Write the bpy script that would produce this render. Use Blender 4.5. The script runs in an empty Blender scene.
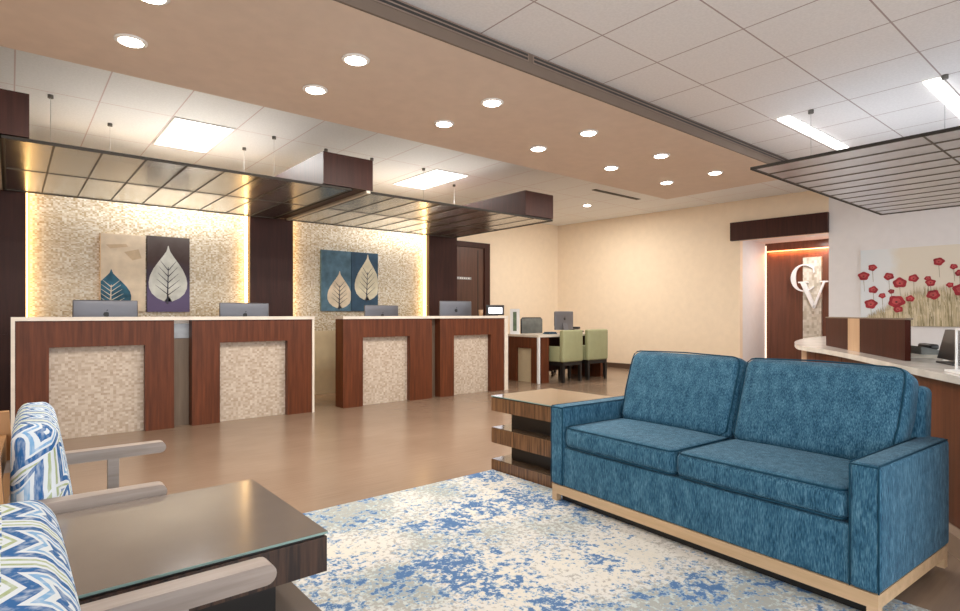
import bpy, math, random
from mathutils import Vector, Matrix
random.seed(7)
S = bpy.context.scene
COL = S.collection
PI = math.pi

# ------------------------------------------------------------------ camera, world, exposure
cam_d = bpy.data.cameras.new('camera'); cam = bpy.data.objects.new('camera', cam_d); COL.objects.link(cam)
cam_d.sensor_width = 36.0; cam_d.lens = 36.0*567/960; cam_d.shift_y = 8.5/960; cam_d.clip_start = .02
cam.location = (0, 0, 1.10); cam.rotation_euler = (PI/2, 0, -math.atan2(685, 567))
# forward lies 50.4 degrees clockwise from +Y's perpendicular: heading +X (0.637), +Y (0.771)
cam.rotation_euler = (PI/2, 0, -math.atan2(0.6376, 0.7704))
S.camera = cam
W = bpy.data.worlds.new('daylight'); S.world = W; W.use_nodes = True
W.node_tree.nodes['Background'].inputs[0].default_value = (.97, .98, 1.0, 1)
W.node_tree.nodes['Background'].inputs[1].default_value = 2.0
S.view_settings.view_transform = 'Standard'; S.view_settings.look = 'None'
S.view_settings.gamma = 1; S.view_settings.use_curve_mapping = False
S.view_settings.exposure = 0.54
P_DOWN, P_PANEL, P_LINEAR = 12, 42, 5
E_LED = 5.5

# ------------------------------------------------------------------ materials
def nd(nt, t, **k):
    n = nt.nodes.new(t)
    for a, v in k.items():
        if a.startswith('i_'): n.inputs[int(a[2:])].default_value = v
        else: setattr(n, a, v)
    return n
def base(name, rough=.5, metal=0, col=(.5, .5, .5), coat=0, spec=.5):
    m = bpy.data.materials.new(name); m.use_nodes = True; nt = m.node_tree
    b = nt.nodes['Principled BSDF']
    b.inputs['Base Color'].default_value = (*col, 1); b.inputs['Roughness'].default_value = rough
    b.inputs['Metallic'].default_value = metal; b.inputs['Coat Weight'].default_value = coat
    b.inputs['Coat Roughness'].default_value = .12
    b.inputs['Specular IOR Level'].default_value = spec
    return m, nt, b
def coords(nt, scale=(1, 1, 1), rot=(0, 0, 0)):
    t = nd(nt, 'ShaderNodeTexCoord'); mp = nd(nt, 'ShaderNodeMapping')
    mp.inputs['Scale'].default_value = scale; mp.inputs['Rotation'].default_value = rot
    nt.links.new(t.outputs['Object'], mp.inputs[0]); return mp.outputs[0]
def ramp(nt, fac, stops, interp='LINEAR'):
    r = nd(nt, 'ShaderNodeValToRGB'); r.color_ramp.interpolation = interp
    e = r.color_ramp.elements
    while len(e) < len(stops): e.new(.5)
    for i, (p, c) in enumerate(stops): e[i].position = p; e[i].color = (*c, 1)
    nt.links.new(fac, r.inputs[0]); return r.outputs[0]
def noise(nt, vec, scale, detail=3, rough=.5):
    n = nd(nt, 'ShaderNodeTexNoise'); n.inputs['Scale'].default_value = scale
    n.inputs['Detail'].default_value = detail; n.inputs['Roughness'].default_value = rough
    nt.links.new(vec, n.inputs['Vector']); return n.outputs['Fac']
def math_(nt, op, a, b=None, c=None):
    n = nd(nt, 'ShaderNodeMath', operation=op)
    for i, v in enumerate((a, b, c)):
        if v is None: continue
        if isinstance(v, (int, float)): n.inputs[i].default_value = v
        else: nt.links.new(v, n.inputs[i])
    return n.outputs[0]
def bump(nt, b, h, strength=.2, dist=.004):
    n = nd(nt, 'ShaderNodeBump'); n.inputs['Strength'].default_value = strength; n.inputs['Distance'].default_value = dist
    nt.links.new(h, n.inputs['Height']); nt.links.new(n.outputs[0], b.inputs['Normal'])
def plain(name, col, rough=.5, metal=0, var=.06, coat=0, spec=.5):
    m, nt, b = base(name, rough, metal, col, coat, spec)
    f = noise(nt, coords(nt), 9, 3)
    lo = tuple(c*(1-var) for c in col); hi = tuple(min(1, c*(1+var)) for c in col)
    nt.links.new(ramp(nt, f, [(.3, lo), (.7, hi)]), b.inputs['Base Color']); return m
def wood(name, lo, hi, axis=2, rough=.35, coat=.3, fine=26, stops=(.3, .7), spec=.5):
    m, nt, b = base(name, rough, 0, hi, coat, spec)
    sc = [fine]*3; sc[axis] = fine*.06
    f = noise(nt, coords(nt, sc), 1.0, 5, .6)
    nt.links.new(ramp(nt, f, [(stops[0], lo), (stops[1], hi)]), b.inputs['Base Color'])
    bump(nt, b, f, .06, .002); return m
def emit(name, col, s):
    m = bpy.data.materials.new(name); m.use_nodes = True; nt = m.node_tree
    b = nt.nodes['Principled BSDF']; b.inputs['Base Color'].default_value = (.8, .8, .8, 1)
    b.inputs['Emission Color'].default_value = (*col, 1); b.inputs['Emission Strength'].default_value = s
    return m
def mosaic(name, cols, size=(.028, .028, .022), rough=.3, bumpy=.25):
    m, nt, b = base(name, rough)
    t = nd(nt, 'ShaderNodeTexCoord')
    sn = nd(nt, 'ShaderNodeVectorMath', operation='SNAP'); sn.inputs[1].default_value = size
    nt.links.new(t.outputs['Object'], sn.inputs[0])
    wn = nd(nt, 'ShaderNodeTexWhiteNoise'); wn.noise_dimensions = '3D'; nt.links.new(sn.outputs[0], wn.inputs['Vector'])
    n = len(cols); big = noise(nt, t.outputs['Object'], 14, 3)
    f = math_(nt, 'ADD', math_(nt, 'MULTIPLY', wn.outputs['Value'], .72), math_(nt, 'MULTIPLY', big, .28))
    nt.links.new(ramp(nt, f, [(.12+.74*i/max(1, n-1), c) for i, c in enumerate(cols)]), b.inputs['Base Color'])
    r = math_(nt, 'MULTIPLY_ADD', wn.outputs['Value'], .35, rough-.12); nt.links.new(r, b.inputs['Roughness'])
    bump(nt, b, f, bumpy, .006); return m
def grid_mat(name, col, line, ox, oy, px, py, w=.008, rough=.7):
    m, nt, b = base(name, rough, 0, col)
    t = nd(nt, 'ShaderNodeTexCoord'); s = nd(nt, 'ShaderNodeSeparateXYZ'); nt.links.new(t.outputs['Object'], s.inputs[0])
    def ln(o, off, per):
        a = math_(nt, 'DIVIDE', math_(nt, 'SUBTRACT', o, off), per)
        a = math_(nt, 'ABSOLUTE', math_(nt, 'SUBTRACT', math_(nt, 'FRACT', math_(nt, 'ADD', a, 100.5)), .5))
        return math_(nt, 'LESS_THAN', a, w/2/per)
    f = math_(nt, 'MAXIMUM', ln(s.outputs[0], ox, px), ln(s.outputs[1], oy, py))
    n = noise(nt, t.outputs['Object'], 60, 2)
    c2 = tuple(c*.94 for c in col)
    cr = ramp(nt, n, [(.35, c2), (.65, col)])
    mx = nd(nt, 'ShaderNodeMix', data_type='RGBA'); nt.links.new(f, mx.inputs[0]); nt.links.new(cr, mx.inputs[6])
    mx.inputs[7].default_value = (*line, 1); nt.links.new(mx.outputs[2], b.inputs['Base Color']); return m

M = {}
M['ceil_front'] = grid_mat('acoustic_tile', (.88, .87, .865), (.43, .35, .34), 2.285, 2.28, .61, .61, .010)
M['ceil_back'] = grid_mat('acoustic_tile_back', (.88, .885, .885), (.66, .54, .53), 1.245, 6.31, .61, 1.22, .010)
M['soffit'] = plain('tan_paint', (.73, .60, .495), .75, var=.03)
M['soffit_dark'] = plain('taupe_paint', (.17, .125, .095), .7, var=.03)
M['grille'] = plain('slot_black', (.03, .027, .025), .6)
M['grille_metal'] = plain('slot_taupe', (.26, .19, .15), .5)
M['wall_beige'] = plain('beige_vinyl', (.87, .72, .54), .65, var=.025)
M['wall_white'] = plain('white_paint', (.78, .76, .76), .7, var=.02)
M['baseboard'] = plain('brown_rubber', (.09, .05, .03), .5)
M['mahogany'] = wood('mahogany', (.072, .020, .007), (.165, .046, .017), 2, .42, 0, 30, spec=.3)
M['screen_wood'] = wood('dark_screen_veneer', (.030, .005, .002), (.058, .011, .005), 2, .5, 0, 30, spec=.1)
M['mahogany_h'] = wood('mahogany_horizontal', (.10, .026, .012), (.18, .05, .024), 0, .35, .2, 30)
M['wenge'] = wood('dark_pillar_veneer', (.034, .011, .008), (.058, .018, .012), 2, .45, 0, 30, spec=.25)
M['recesswood'] = wood('recess_veneer', (.10, .030, .014), (.17, .055, .027), 2, .4, .15, 22)
M['lightwood'] = wood('light_oak', (.42, .255, .145), (.52, .33, .195), 2, .45, .1, 24)
M['railwood'] = wood('pale_oak', (.50, .33, .18), (.66, .46, .28), 0, .45, .05, 24)
M['zebra'] = wood('zebrano', (.060, .026, .011), (.235, .115, .050), 2, .35, .25, 60, (.36, .66))
M['zebra_dark'] = wood('dark_zebrano', (.020, .010, .007), (.095, .045, .026), 2, .35, .25, 60, (.38, .68))
M['table_top'] = plain('brown_glass_top', (.10, .062, .038), .06, var=.25, coat=.5)
M['table_top_dark'] = plain('taupe_glass_top', (.21, .172, .145), .13, var=.03)
M['black'] = plain('black_lacquer', (.012, .01, .009), .4)
M['glassedge'] = plain('green_glass_edge', (.25, .38, .35), .1, coat=.6)
M['ashwood'] = wood('weathered_ash', (.27, .215, .18), (.43, .355, .31), 0, .5, .05, 34)
M['honey'] = wood('honey_oak', (.34, .165, .06), (.52, .27, .11), 2, .45, .1, 24)
M['stone'] = plain('white_quartz', (.78, .70, .60), .25, var=.08, coat=.2)
M['quartz_grey'] = plain('grey_quartz', (.70, .67, .62), .2, var=.12, coat=.3)
M['link'] = wood('grey_brown_laminate', (.13, .09, .06), (.19, .135, .092), 2, .5, .05, 24)
M['steel'] = plain('brushed_steel', (.30, .31, .32), .4, .6, .15)
M['alu'] = plain('silver_aluminium', (.17, .175, .20), .4, .5, .03)
M['plastic_black'] = plain('black_plastic', (.015, .015, .017), .35)
M['plastic_white'] = plain('white_plastic', (.82, .82, .82), .4, var=.02)
m_, nt_, b_ = base('clear_acrylic', .05, 0, (.95, .96, .97)); b_.inputs['Alpha'].default_value = .10; M['clear'] = m_
M['paper'] = plain('paper', (.80, .76, .66), .8)
M['screen_on'] = emit('lit_screen', (.75, .82, 1.0), .8)
M['bulb'] = emit('warm_lens', (1, .92, .80), 14)
M['diffuser'] = emit('white_diffuser', (1, .98, .96), 3.2)
M['led_amber'] = emit('amber_led', (1, .60, .20), E_LED)
M['led_orange'] = emit('orange_led', (1, .27, .05), 3.2)
M['led_white'] = emit('white_led', (1, .80, .60), 1.3)
M['white_trim'] = plain('white_trim_ring', (.85, .83, .8), .5)
M['mosaic_gold'] = mosaic('capiz_mosaic', [(.43, .33, .19), (.52, .42, .28), (.60, .52, .39), (.76, .72, .63), (.46, .37, .24)], (.019, .03, .013))
M['mosaic_cream'] = mosaic('travertine_mosaic', [(.42, .325, .24), (.50, .405, .315), (.56, .47, .38), (.64, .56, .47)], (.024, .03, .019), .4, .2)
M['mosaic_stone'] = mosaic('pale_stone_mosaic', [(.42, .38, .30), (.55, .50, .42), (.64, .60, .52), (.70, .66, .6)], (.04, .04, .05), .5)
M['cream_panel'] = plain('cream_laminate', (.66, .55, .36), .5, var=.05)
M['green_fabric'] = plain('sage_vinyl', (.36, .37, .205), .5, var=.05)
M['mesh_grey'] = plain('grey_mesh', (.16, .17, .16), .7, var=.2)
M['wire'] = plain('wire_grey', (.45, .45, .45), .4, .5)
M['mount'] = plain('mount_dark', (.12, .11, .10), .5)
M['platform'] = plain('tan_plinth', (.42, .30, .215), .5)
M['letter'] = plain('white_letter', (.84, .84, .86), .35, var=.02)
M['canvas_cream'] = plain('canvas_cream', (.72, .60, .45), .8, var=.10)
M['canvas_side'] = plain('canvas_side_amber_lit', (.75, .50, .18), .6)  # amber strip light falling on the canvas side, put into its colour
M['canvas_blue'] = plain('canvas_slate_blue', (.085, .165, .225), .8, var=.3)
M['canvas_navy'] = plain('canvas_navy', (.032, .075, .125), .8, var=.2)
M['leaf_cream'] = plain('leaf_cream', (.68, .57, .42), .8, var=.16)
M['leaf_pale'] = plain('leaf_pale', (.62, .63, .58), .8, var=.16)
M['leaf_gold'] = plain('leaf_sand', (.66, .60, .44), .8, var=.15)
M['leaf_blue'] = plain('leaf_blue', (.03, .12, .19), .8, var=.5)
M['vein_dark'] = plain('vein_dark', (.05, .05, .07), .8)
M['vein_pale'] = plain('vein_pale', (.70, .64, .52), .8)
M['poppy_red'] = plain('poppy_red', (.33, .018, .03), .7, var=.35)
M['poppy_core'] = plain('poppy_core', (.50, .075, .075), .7, var=.3)
M['poppy_dark'] = plain('poppy_dark', (.10, .02, .02), .7)
M['grass1'] = plain('grass_straw', (.52, .43, .27), .8, var=.15)
M['grass2'] = plain('grass_pale', (.66, .57, .40), .8, var=.15)
M['grass3'] = plain('grass_olive', (.30, .25, .13), .8, var=.2)

# dark canvas painted purple at the bottom, brown-black above
def m_canvas_plum():
    m, nt, b = base('canvas_plum', .8)
    t = nd(nt, 'ShaderNodeTexCoord'); s = nd(nt, 'ShaderNodeSeparateXYZ'); nt.links.new(t.outputs['Object'], s.inputs[0])
    n = noise(nt, t.outputs['Object'], 6, 4)
    f = math_(nt, 'ADD', s.outputs[2], math_(nt, 'MULTIPLY_ADD', n, .3, -.15))
    nt.links.new(ramp(nt, f, [(.18, (.13, .10, .20)), (.36, (.055, .042, .075)), (.6, (.06, .036, .033)), (.86, (.11, .09, .085))]), b.inputs['Base Color']); return m
M['canvas_plum'] = m_canvas_plum()
# mural ground: pale blue left fading into cream, as painted
def m_mural():
    m, nt, b = base('mural_sky', .6)
    t = nd(nt, 'ShaderNodeTexCoord'); s = nd(nt, 'ShaderNodeSeparateXYZ'); nt.links.new(t.outputs['Object'], s.inputs[0])
    gm = nd(nt, 'ShaderNodeMix', data_type='RGBA')
    n = noise(nt, t.outputs['Object'], 5, 4)
    f = math_(nt, 'ADD', s.outputs[0], math_(nt, 'MULTIPLY_ADD', n, .3, -.15))
    nt.links.new(ramp(nt, f, [(.0, (.70, .75, .79)), (.34, (.76, .78, .79)), (.5, (.76, .70, .59))]), gm.inputs[6])
    # dry grass field painted over the lower part, rising from the left
    up = math_(nt, 'MINIMUM', math_(nt, 'MULTIPLY_ADD', s.outputs[0], .55, .02), .42)
    n2 = noise(nt, coords(nt, (60, 1, 7)), 1, 3)
    gf = math_(nt, 'SUBTRACT', math_(nt, 'MULTIPLY_ADD', n2, .3, up), math_(nt, 'ADD', s.outputs[2], .13))
    nt.links.new(ramp(nt, math_(nt, 'MULTIPLY', gf, 8), [(0, (0, 0, 0)), (.6, (1, 1, 1))]), gm.inputs[0])
    nt.links.new(ramp(nt, n2, [(.35, (.42, .35, .21)), (.65, (.62, .53, .36))]), gm.inputs[7])
    nt.links.new(gm.outputs[2], b.inputs['Base Color']); return m
M['mural_sky'] = m_mural()
def m_floor():
    m, nt, b = base('polished_floor', .2, 0, (.4, .26, .17), 0)
    c = coords(nt)
    n1 = noise(nt, c, 1.3, 4); n2 = noise(nt, coords(nt, (3, 60, 1)), 1, 4)
    f = math_(nt, 'ADD', math_(nt, 'MULTIPLY', n1, .6), math_(nt, 'MULTIPLY', n2, .4))
    nt.links.new(ramp(nt, f, [(.32, (.235, .160, .110)), (.68, (.305, .215, .152))]), b.inputs['Base Color'])
    nt.links.new(math_(nt, 'MULTIPLY_ADD', n2, .12, .16), b.inputs['Roughness'])
    bump(nt, b, n1, .02, .01); return m
M['floor'] = m_floor()
def m_sofa(name, lo, mid, hi):
    m, nt, b = base(name, .85, spec=.25)
    b.inputs['Sheen Weight'].default_value = .08; b.inputs['Sheen Roughness'].default_value = .4
    f1 = noise(nt, coords(nt, (260, 260, 34)), 1, 3, .6); f2 = noise(nt, coords(nt, (30, 30, 9)), 1, 3)
    f = math_(nt, 'ADD', math_(nt, 'MULTIPLY', f1, .72), math_(nt, 'MULTIPLY', f2, .28))
    nt.links.new(ramp(nt, f, [(.36, lo), (.5, mid), (.66, hi)]), b.inputs['Base Color'])
    bump(nt, b, f1, .5, .004); return m
M['sofa'] = m_sofa('teal_chenille', (.008, .048, .094), (.032, .118, .195), (.115, .25, .345))
M['piping'] = plain('teal_piping', (.010, .055, .095), .85, spec=.2)
def m_rug():
    m, nt, b = base('distressed_rug', .95, spec=.1)
    t = nd(nt, 'ShaderNodeTexCoord'); v = t.outputs['Object']
    big = noise(nt, v, 2.3, 3, .55); fine = noise(nt, v, 34, 4, .7); mid = noise(nt, v, 11, 4, .6)
    off = nd(nt, 'ShaderNodeVectorMath', operation='ADD'); off.inputs[1].default_value = (13.1, 7.7, 3.3); nt.links.new(v, off.inputs[0])
    big2 = noise(nt, off.outputs[0], 1.9, 3, .5); fine2 = noise(nt, off.outputs[0], 42, 4, .7)
    grd = ramp(nt, big2, [(.36, (.68, .64, .56)), (.5, (.66, .64, .60)), (.64, (.49, .56, .55))])
    def mixc(fac, a, col):
        mx = nd(nt, 'ShaderNodeMix', data_type='RGBA'); nt.links.new(fac, mx.inputs[0]); nt.links.new(a, mx.inputs[6])
        mx.inputs[7].default_value = (*col, 1); return mx.outputs[2]
    g = math_(nt, 'ADD', math_(nt, 'MULTIPLY', big2, .5), math_(nt, 'MULTIPLY', fine2, .8))
    gf = ramp(nt, g, [(.66, (0, 0, 0)), (.70, (.75, .75, .75))])
    c = mixc(gf, grd, (.33, .32, .29))
    k = math_(nt, 'ADD', math_(nt, 'ADD', math_(nt, 'MULTIPLY', big, .62), math_(nt, 'MULTIPLY', fine, .95)), math_(nt, 'MULTIPLY', mid, .40))
    lf = ramp(nt, k, [(.985, (0, 0, 0)), (1.03, (.8, .8, .8))]); c = mixc(lf, c, (.27, .40, .54))
    bf = ramp(nt, k, [(1.05, (0, 0, 0)), (1.10, (.92, .92, .92))])
    # ramp positions stop at 1, so rescale first
    k2 = math_(nt, 'MULTIPLY', k, .5)
    lf = ramp(nt, k2, [(.505, (0, 0, 0)), (.525, (.8, .8, .8))]); c = mixc(lf, mixc(gf, grd, (.33, .32, .29)), (.27, .40, .54))
    bf = ramp(nt, k2, [(.528, (0, 0, 0)), (.55, (.92, .92, .92))]); c = mixc(bf, c, (.070, .155, .33))
    nt.links.new(c, b.inputs['Base Color']); bump(nt, b, fine, .5, .006); return m
M['rug'] = m_rug()
def m_keyfabric():
    m, nt, b = base('brushed_key_fabric', .85, spec=.2)
    t = nd(nt, 'ShaderNodeTexCoord'); s = nd(nt, 'ShaderNodeSeparateXYZ'); nt.links.new(t.outputs['Object'], s.inputs[0])
    x, y, z = s.outputs
    w = noise(nt, t.outputs['Object'], 16, 2)
    wob = math_(nt, 'MULTIPLY_ADD', w, .008, -.004)
    u = math_(nt, 'ADD', math_(nt, 'MULTIPLY_ADD', x, .75, y), wob)
    v = math_(nt, 'ADD', math_(nt, 'SUBTRACT', z, x), wob)
    A, B = .17, .155
    row = math_(nt, 'FLOOR', math_(nt, 'DIVIDE', v, B))
    cu = math_(nt, 'ABSOLUTE', math_(nt, 'SUBTRACT', math_(nt, 'FRACT', math_(nt, 'ADD', math_(nt, 'DIVIDE', u, A), math_(nt, 'MULTIPLY', row, .5))), .5))
    v2 = math_(nt, 'MULTIPLY_ADD', cu, -.09, v)
    cv = math_(nt, 'ABSOLUTE', math_(nt, 'SUBTRACT', math_(nt, 'FRACT', math_(nt, 'DIVIDE', v2, B)), .42))
    d = math_(nt, 'MAXIMUM', math_(nt, 'MULTIPLY', cu, 1.0), math_(nt, 'MULTIPLY', cv, .92))
    d = math_(nt, 'MULTIPLY', d, 2.0)
    wt, bl, lb, gr = (.72, .77, .80), (.03, .13, .34), (.22, .42, .66), (.40, .47, .26)
    c = ramp(nt, d, [(0, wt), (.10, bl), (.28, wt), (.40, lb), (.50, wt), (.58, bl), (.77, wt), (.86, gr), (.94, wt)], 'CONSTANT')
    mx = nd(nt, 'ShaderNodeMix', data_type='RGBA'); f = noise(nt, coords(nt, (90, 90, 25)), 1, 3)
    nt.links.new(ramp(nt, f, [(.45, (0, 0, 0)), (.75, (.6, .6, .6))]), mx.inputs[0]); nt.links.new(c, mx.inputs[6]); mx.inputs[7].default_value = (*wt, 1)
    nt.links.new(mx.outputs[2], b.inputs['Base Color']); bump(nt, b, f, .15, .003); return m
M['key'] = m_keyfabric()
def m_canopy():
    m, nt, b = base('brushed_canopy_metal', .16, 1, (.62, .60, .56))
    n = noise(nt, coords(nt, (4, 60, 10)), 1, 3)
    nt.links.new(ramp(nt, n, [(.3, (.48, .47, .45)), (.7, (.68, .66, .63))]), b.inputs['Base Color'])
    nt.links.new(math_(nt, 'MULTIPLY_ADD', n, .2, .12), b.inputs['Roughness'])
    b.inputs['Alpha'].default_value = .72          # fine perforations
    return m
M['canopy'] = m_canopy()
M['rim_dark'] = plain('dark_bronze_rim', (.035, .03, .025), .6, spec=.2)
M['desk_canopy'] = plain('satin_aluminium', (.74, .77, .82), .33, .9, .06)
M['canopy_frame'] = plain('bronze_bar', (.11, .095, .075), .45, .4)
M['canopy_frame_pale'] = plain('champagne_bar', (.62, .55, .45), .4, .4)

# ------------------------------------------------------------------ mesh builder
class MB:
    def __init__(s): s.v = []; s.f = []; s.mi = []; s.sm = []
    def add(s, vs, fs, mi=0, sm=False):
        o = len(s.v); s.v += [tuple(v) for v in vs]
        for f in fs: s.f.append([i+o for i in f]); s.mi.append(mi); s.sm.append(sm)
    def box(s, x0, x1, y0, y1, z0, z1, mi=0, bev=0):
        if bev: return s.soft(x0, x1, y0, y1, z0, z1, bev, 0, 0, mi)
        vs = [(x, y, z) for z in (z0, z1) for y in (y0, y1) for x in (x0, x1)]
        s.add(vs, [(0, 2, 3, 1), (4, 5, 7, 6), (0, 1, 5, 4), (2, 6, 7, 3), (0, 4, 6, 2), (1, 3, 7, 5)], mi)
    def soft(s, x0, x1, y0, y1, z0, z1, r, puff=0, n=0, mi=0):
        """rounded, optionally puffed box on a grid"""
        h = [(x1-x0)/2, (y1-y0)/2, (z1-z0)/2]; c = [(x0+x1)/2, (y0+y1)/2, (z0+z1)/2]
        r = min(r, min(h)*.98)
        def ticks(hh):
            k = 3 if r > .012 else 2
            e = [-hh+r*(1-math.cos(i/k*PI/2)) for i in range(k)]
            e = [-hh + r*i/k for i in range(k)]
            mm = max(1, n)
            inner = [-(hh-r)+2*(hh-r)*i/mm for i in range(mm+1)]
            return e+inner+[-q for q in reversed(e)]
        T = [ticks(a) for a in h]; idx = {}
        def put(p):
            key = tuple(round(q, 6) for q in p)
            if key in idx: return idx[key]
            q = [max(-(h[i]-r), min(h[i]-r, p[i])) for i in range(3)]
            d = Vector([p[i]-q[i] for i in range(3)])
            # cube-to-sphere direction on corners
            if d.length > 1e-9: d = d.normalized()*r
            pt = Vector(q)+d
            if puff:
                nn = Vector([p[i]/h[i] for i in range(3)])
                for ax in range(3):
                    if abs(abs(p[ax])-h[ax]) < 1e-6:
                        o = [j for j in range(3) if j != ax]
                        w = 1
                        for j in o: w *= max(0, 1-nn[j]**2)
                        sc = 1 if h[ax] <= sorted(h)[0]+1e-6 else .35
                        pt[ax] += math.copysign(puff*sc*w**.6, p[ax])
            s.v.append(tuple(pt[i]+c[i] for i in range(3))); idx[key] = len(s.v)-1; return idx[key]
        for ax in range(3):
            a, b_ = [(1, 2), (2, 0), (0, 1)][ax]
            for sg in (-1, 1):
                for i in range(len(T[a])-1):
                    for j in range(len(T[b_])-1):
                        q = []
                        for (ii, jj) in ((i, j), (i+1, j), (i+1, j+1), (i, j+1)):
                            p = [0, 0, 0]; p[ax] = sg*h[ax]; p[a] = T[a][ii]; p[b_] = T[b_][jj]; q.append(put(p))
                        if sg < 0: q.reverse()
                        if len(set(q)) == 4: s.f.append(q); s.mi.append(mi); s.sm.append(True)
    def prism(s, pts, d, mi=0, sm=False):
        """pts: closed 3-D polygon, d: extrusion vector"""
        n = len(pts); d = Vector(d); vs = [Vector(p) for p in pts]; vs += [p+d for p in vs]
        s.add(vs, [list(range(n-1, -1, -1)), list(range(n, 2*n))], mi)
        o = len(s.v)-2*n
        for i in range(n):
            j = (i+1) % n; s.f.append([o+i, o+j, o+n+j, o+n+i]); s.mi.append(mi); s.sm.append(sm)
    def tube(s, pts, r, closed=False, n=8, mi=0):
        P = [Vector(p) for p in pts]; L = len(P); rings = []
        for i, p in enumerate(P):
            a = P[(i-1) % L] if (closed or i > 0) else p; b_ = P[(i+1) % L] if (closed or i < L-1) else p
            t = (b_-a).normalized(); up = Vector((0, 0, 1)) if abs(t.z) < .9 else Vector((1, 0, 0))
            u = t.cross(up).normalized(); w = u.cross(t)
            rings.append([p+(u*math.cos(2*PI*k/n)+w*math.sin(2*PI*k/n))*r for k in range(n)])
        o = len(s.v)
        for R_ in rings: s.v += [tuple(q) for q in R_]
        for i in range(L if closed else L-1):
            j = (i+1) % L
            for k in range(n):
                s.f.append([o+i*n+k, o+i*n+(k+1) % n, o+j*n+(k+1) % n, o+j*n+k]); s.mi.append(mi); s.sm.append(True)
        if not closed:
            s.f.append([o+k for k in range(n)][::-1]); s.mi.append(mi); s.sm.append(False)
            s.f.append([o+(L-1)*n+k for k in range(n)]); s.mi.append(mi); s.sm.append(False)
    def lathe(s, prof, cx=0, cy=0, n=24, mi=0):
        o = len(s.v); L = len(prof)
        for r, z in prof: s.v += [(cx+r*math.cos(2*PI*k/n), cy+r*math.sin(2*PI*k/n), z) for k in range(n)]
        for i in range(L-1):
            for k in range(n):
                s.f.append([o+i*n+k, o+i*n+(k+1) % n, o+(i+1)*n+(k+1) % n, o+(i+1)*n+k]); s.mi.append(mi); s.sm.append(True)
        s.f.append([o+k for k in range(n)][::-1]); s.mi.append(mi); s.sm.append(False)
        s.f.append([o+(L-1)*n+k for k in range(n)]); s.mi.append(mi); s.sm.append(False)
    def build(s, name, mats, parent=None, mat=None, fix=True):
        me = bpy.data.meshes.new(name)
        vs = s.v if mat is None else [tuple(mat @ Vector(v)) for v in s.v]
        me.from_pydata(vs, [], s.f)
        for m in (mats if isinstance(mats, (list, tuple)) else [mats]): me.materials.append(M[m])
        for p, mi, sm in zip(me.polygons, s.mi, s.sm): p.material_index = mi; p.use_smooth = sm
        if fix:
            import bmesh
            bm = bmesh.new(); bm.from_mesh(me); bmesh.ops.recalc_face_normals(bm, faces=bm.faces); bm.to_mesh(me); bm.free()
        o = bpy.data.objects.new(name, me); COL.objects.link(o)
        if parent: o.parent = parent
        return o
def bx(name, mat, dims, parent=None, bev=0):
    b = MB(); b.box(*dims, bev=bev); return b.build(name, mat, parent)
def tag(o, label, cat, group=None):
    o['label'] = label; o['category'] = cat
    if group: o['group'] = group
    return o
def thing(name, label, cat, loc=(0, 0, 0), rz=0, group=None):
    o = bpy.data.objects.new(name, None); COL.objects.link(o); o.location = loc; o.rotation_euler = (0, 0, rz)
    o.empty_display_size = .1
    return tag(o, label, cat, group)
def struct(o): o['kind'] = 'structure'; return o
def copy_tree(o, parent=None, label=None, loc=None, rz=None):
    c = o.copy(); COL.objects.link(c)
    if parent: c.parent = parent
    if label: c['label'] = label
    if loc: c.location = loc
    if rz is not None: c.rotation_euler = (0, 0, rz)
    for ch in list(o.children): copy_tree(ch, c)
    return c
def lamp(name, kind, loc, power, col, size, parent=None, sy=None, rot=(0, 0, 0)):
    d = bpy.data.lights.new(name, 'AREA'); d.energy = power; d.color = col; d.size = size
    if sy: d.shape = 'RECTANGLE'; d.size_y = sy
    else: d.shape = 'DISK'
    o = bpy.data.objects.new(name, d); COL.objects.link(o); o.location = loc; o.rotation_euler = rot
    if parent: o.parent = parent
    return o

# ------------------------------------------------------------------ room shell
ZF, ZS, ZB = 2.87, 2.735, 3.07          # tile ceiling, soffit, back ceiling
struct(bx('floor', 'floor', (-2.2, 12.2, -4, 8.8, -.06, 0)))
struct(bx('ceiling_front', 'ceil_front', (-2.2, 12.0, -4, 2.755, ZF, ZF+.04)))
struct(bx('ceiling_back', 'ceil_back', (-2.2, 12.0, 2.755, 8.8, ZB, ZB+.04)))
struct(bx('ceiling_soffit', ['soffit'], (-2.2, 7.2, 2.765, 4.53, ZS, ZB)))
struct(bx('trim_1', 'soffit_dark', (-2.2, 7.2, 2.75, 2.765, ZS, ZF)))
struct(bx('trim_2', 'white_trim', (7.2, 12.0, 2.75, 2.765, ZF-.005, ZB)))
# straight walls
struct(bx('wall_left', 'wall_beige', (-2.26, -2.2, 1.0, 8.8, 0, ZB)))
struct(bx('wall_back', 'wall_beige', (-2.2, 9.5, 8.66, 8.76, 0, ZB)))
struct(bx('wall_counter', 'wall_beige', (-2.2, 5.55, 7.45, 7.55, 0, 2.55)))
struct(bx('wall_counter_return', 'wall_beige', (5.45, 5.55, 7.55, 8.66, 0, 2.55)))
struct(bx('trim_3', 'cream_panel', (.12, 4.99, 7.415, 7.45, 0, .87)))
# far wall runs a little askew; s = metres along it from the back corner, n = out into the room
th = math.atan2(-1, .083)
FW = Matrix.Translation((9.43, 8.66, 0)) @ Matrix.Rotation(th, 4, 'Z')     # local x = s, local y points out of the room (away)
def fbox(b, s0, s1, n0, n1, z0, z1, mi=0): b.box(s0, s1, -n1, -n0, z0, z1, mi)
SO0, SO1 = 3.965, 5.32      # recess opening
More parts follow.
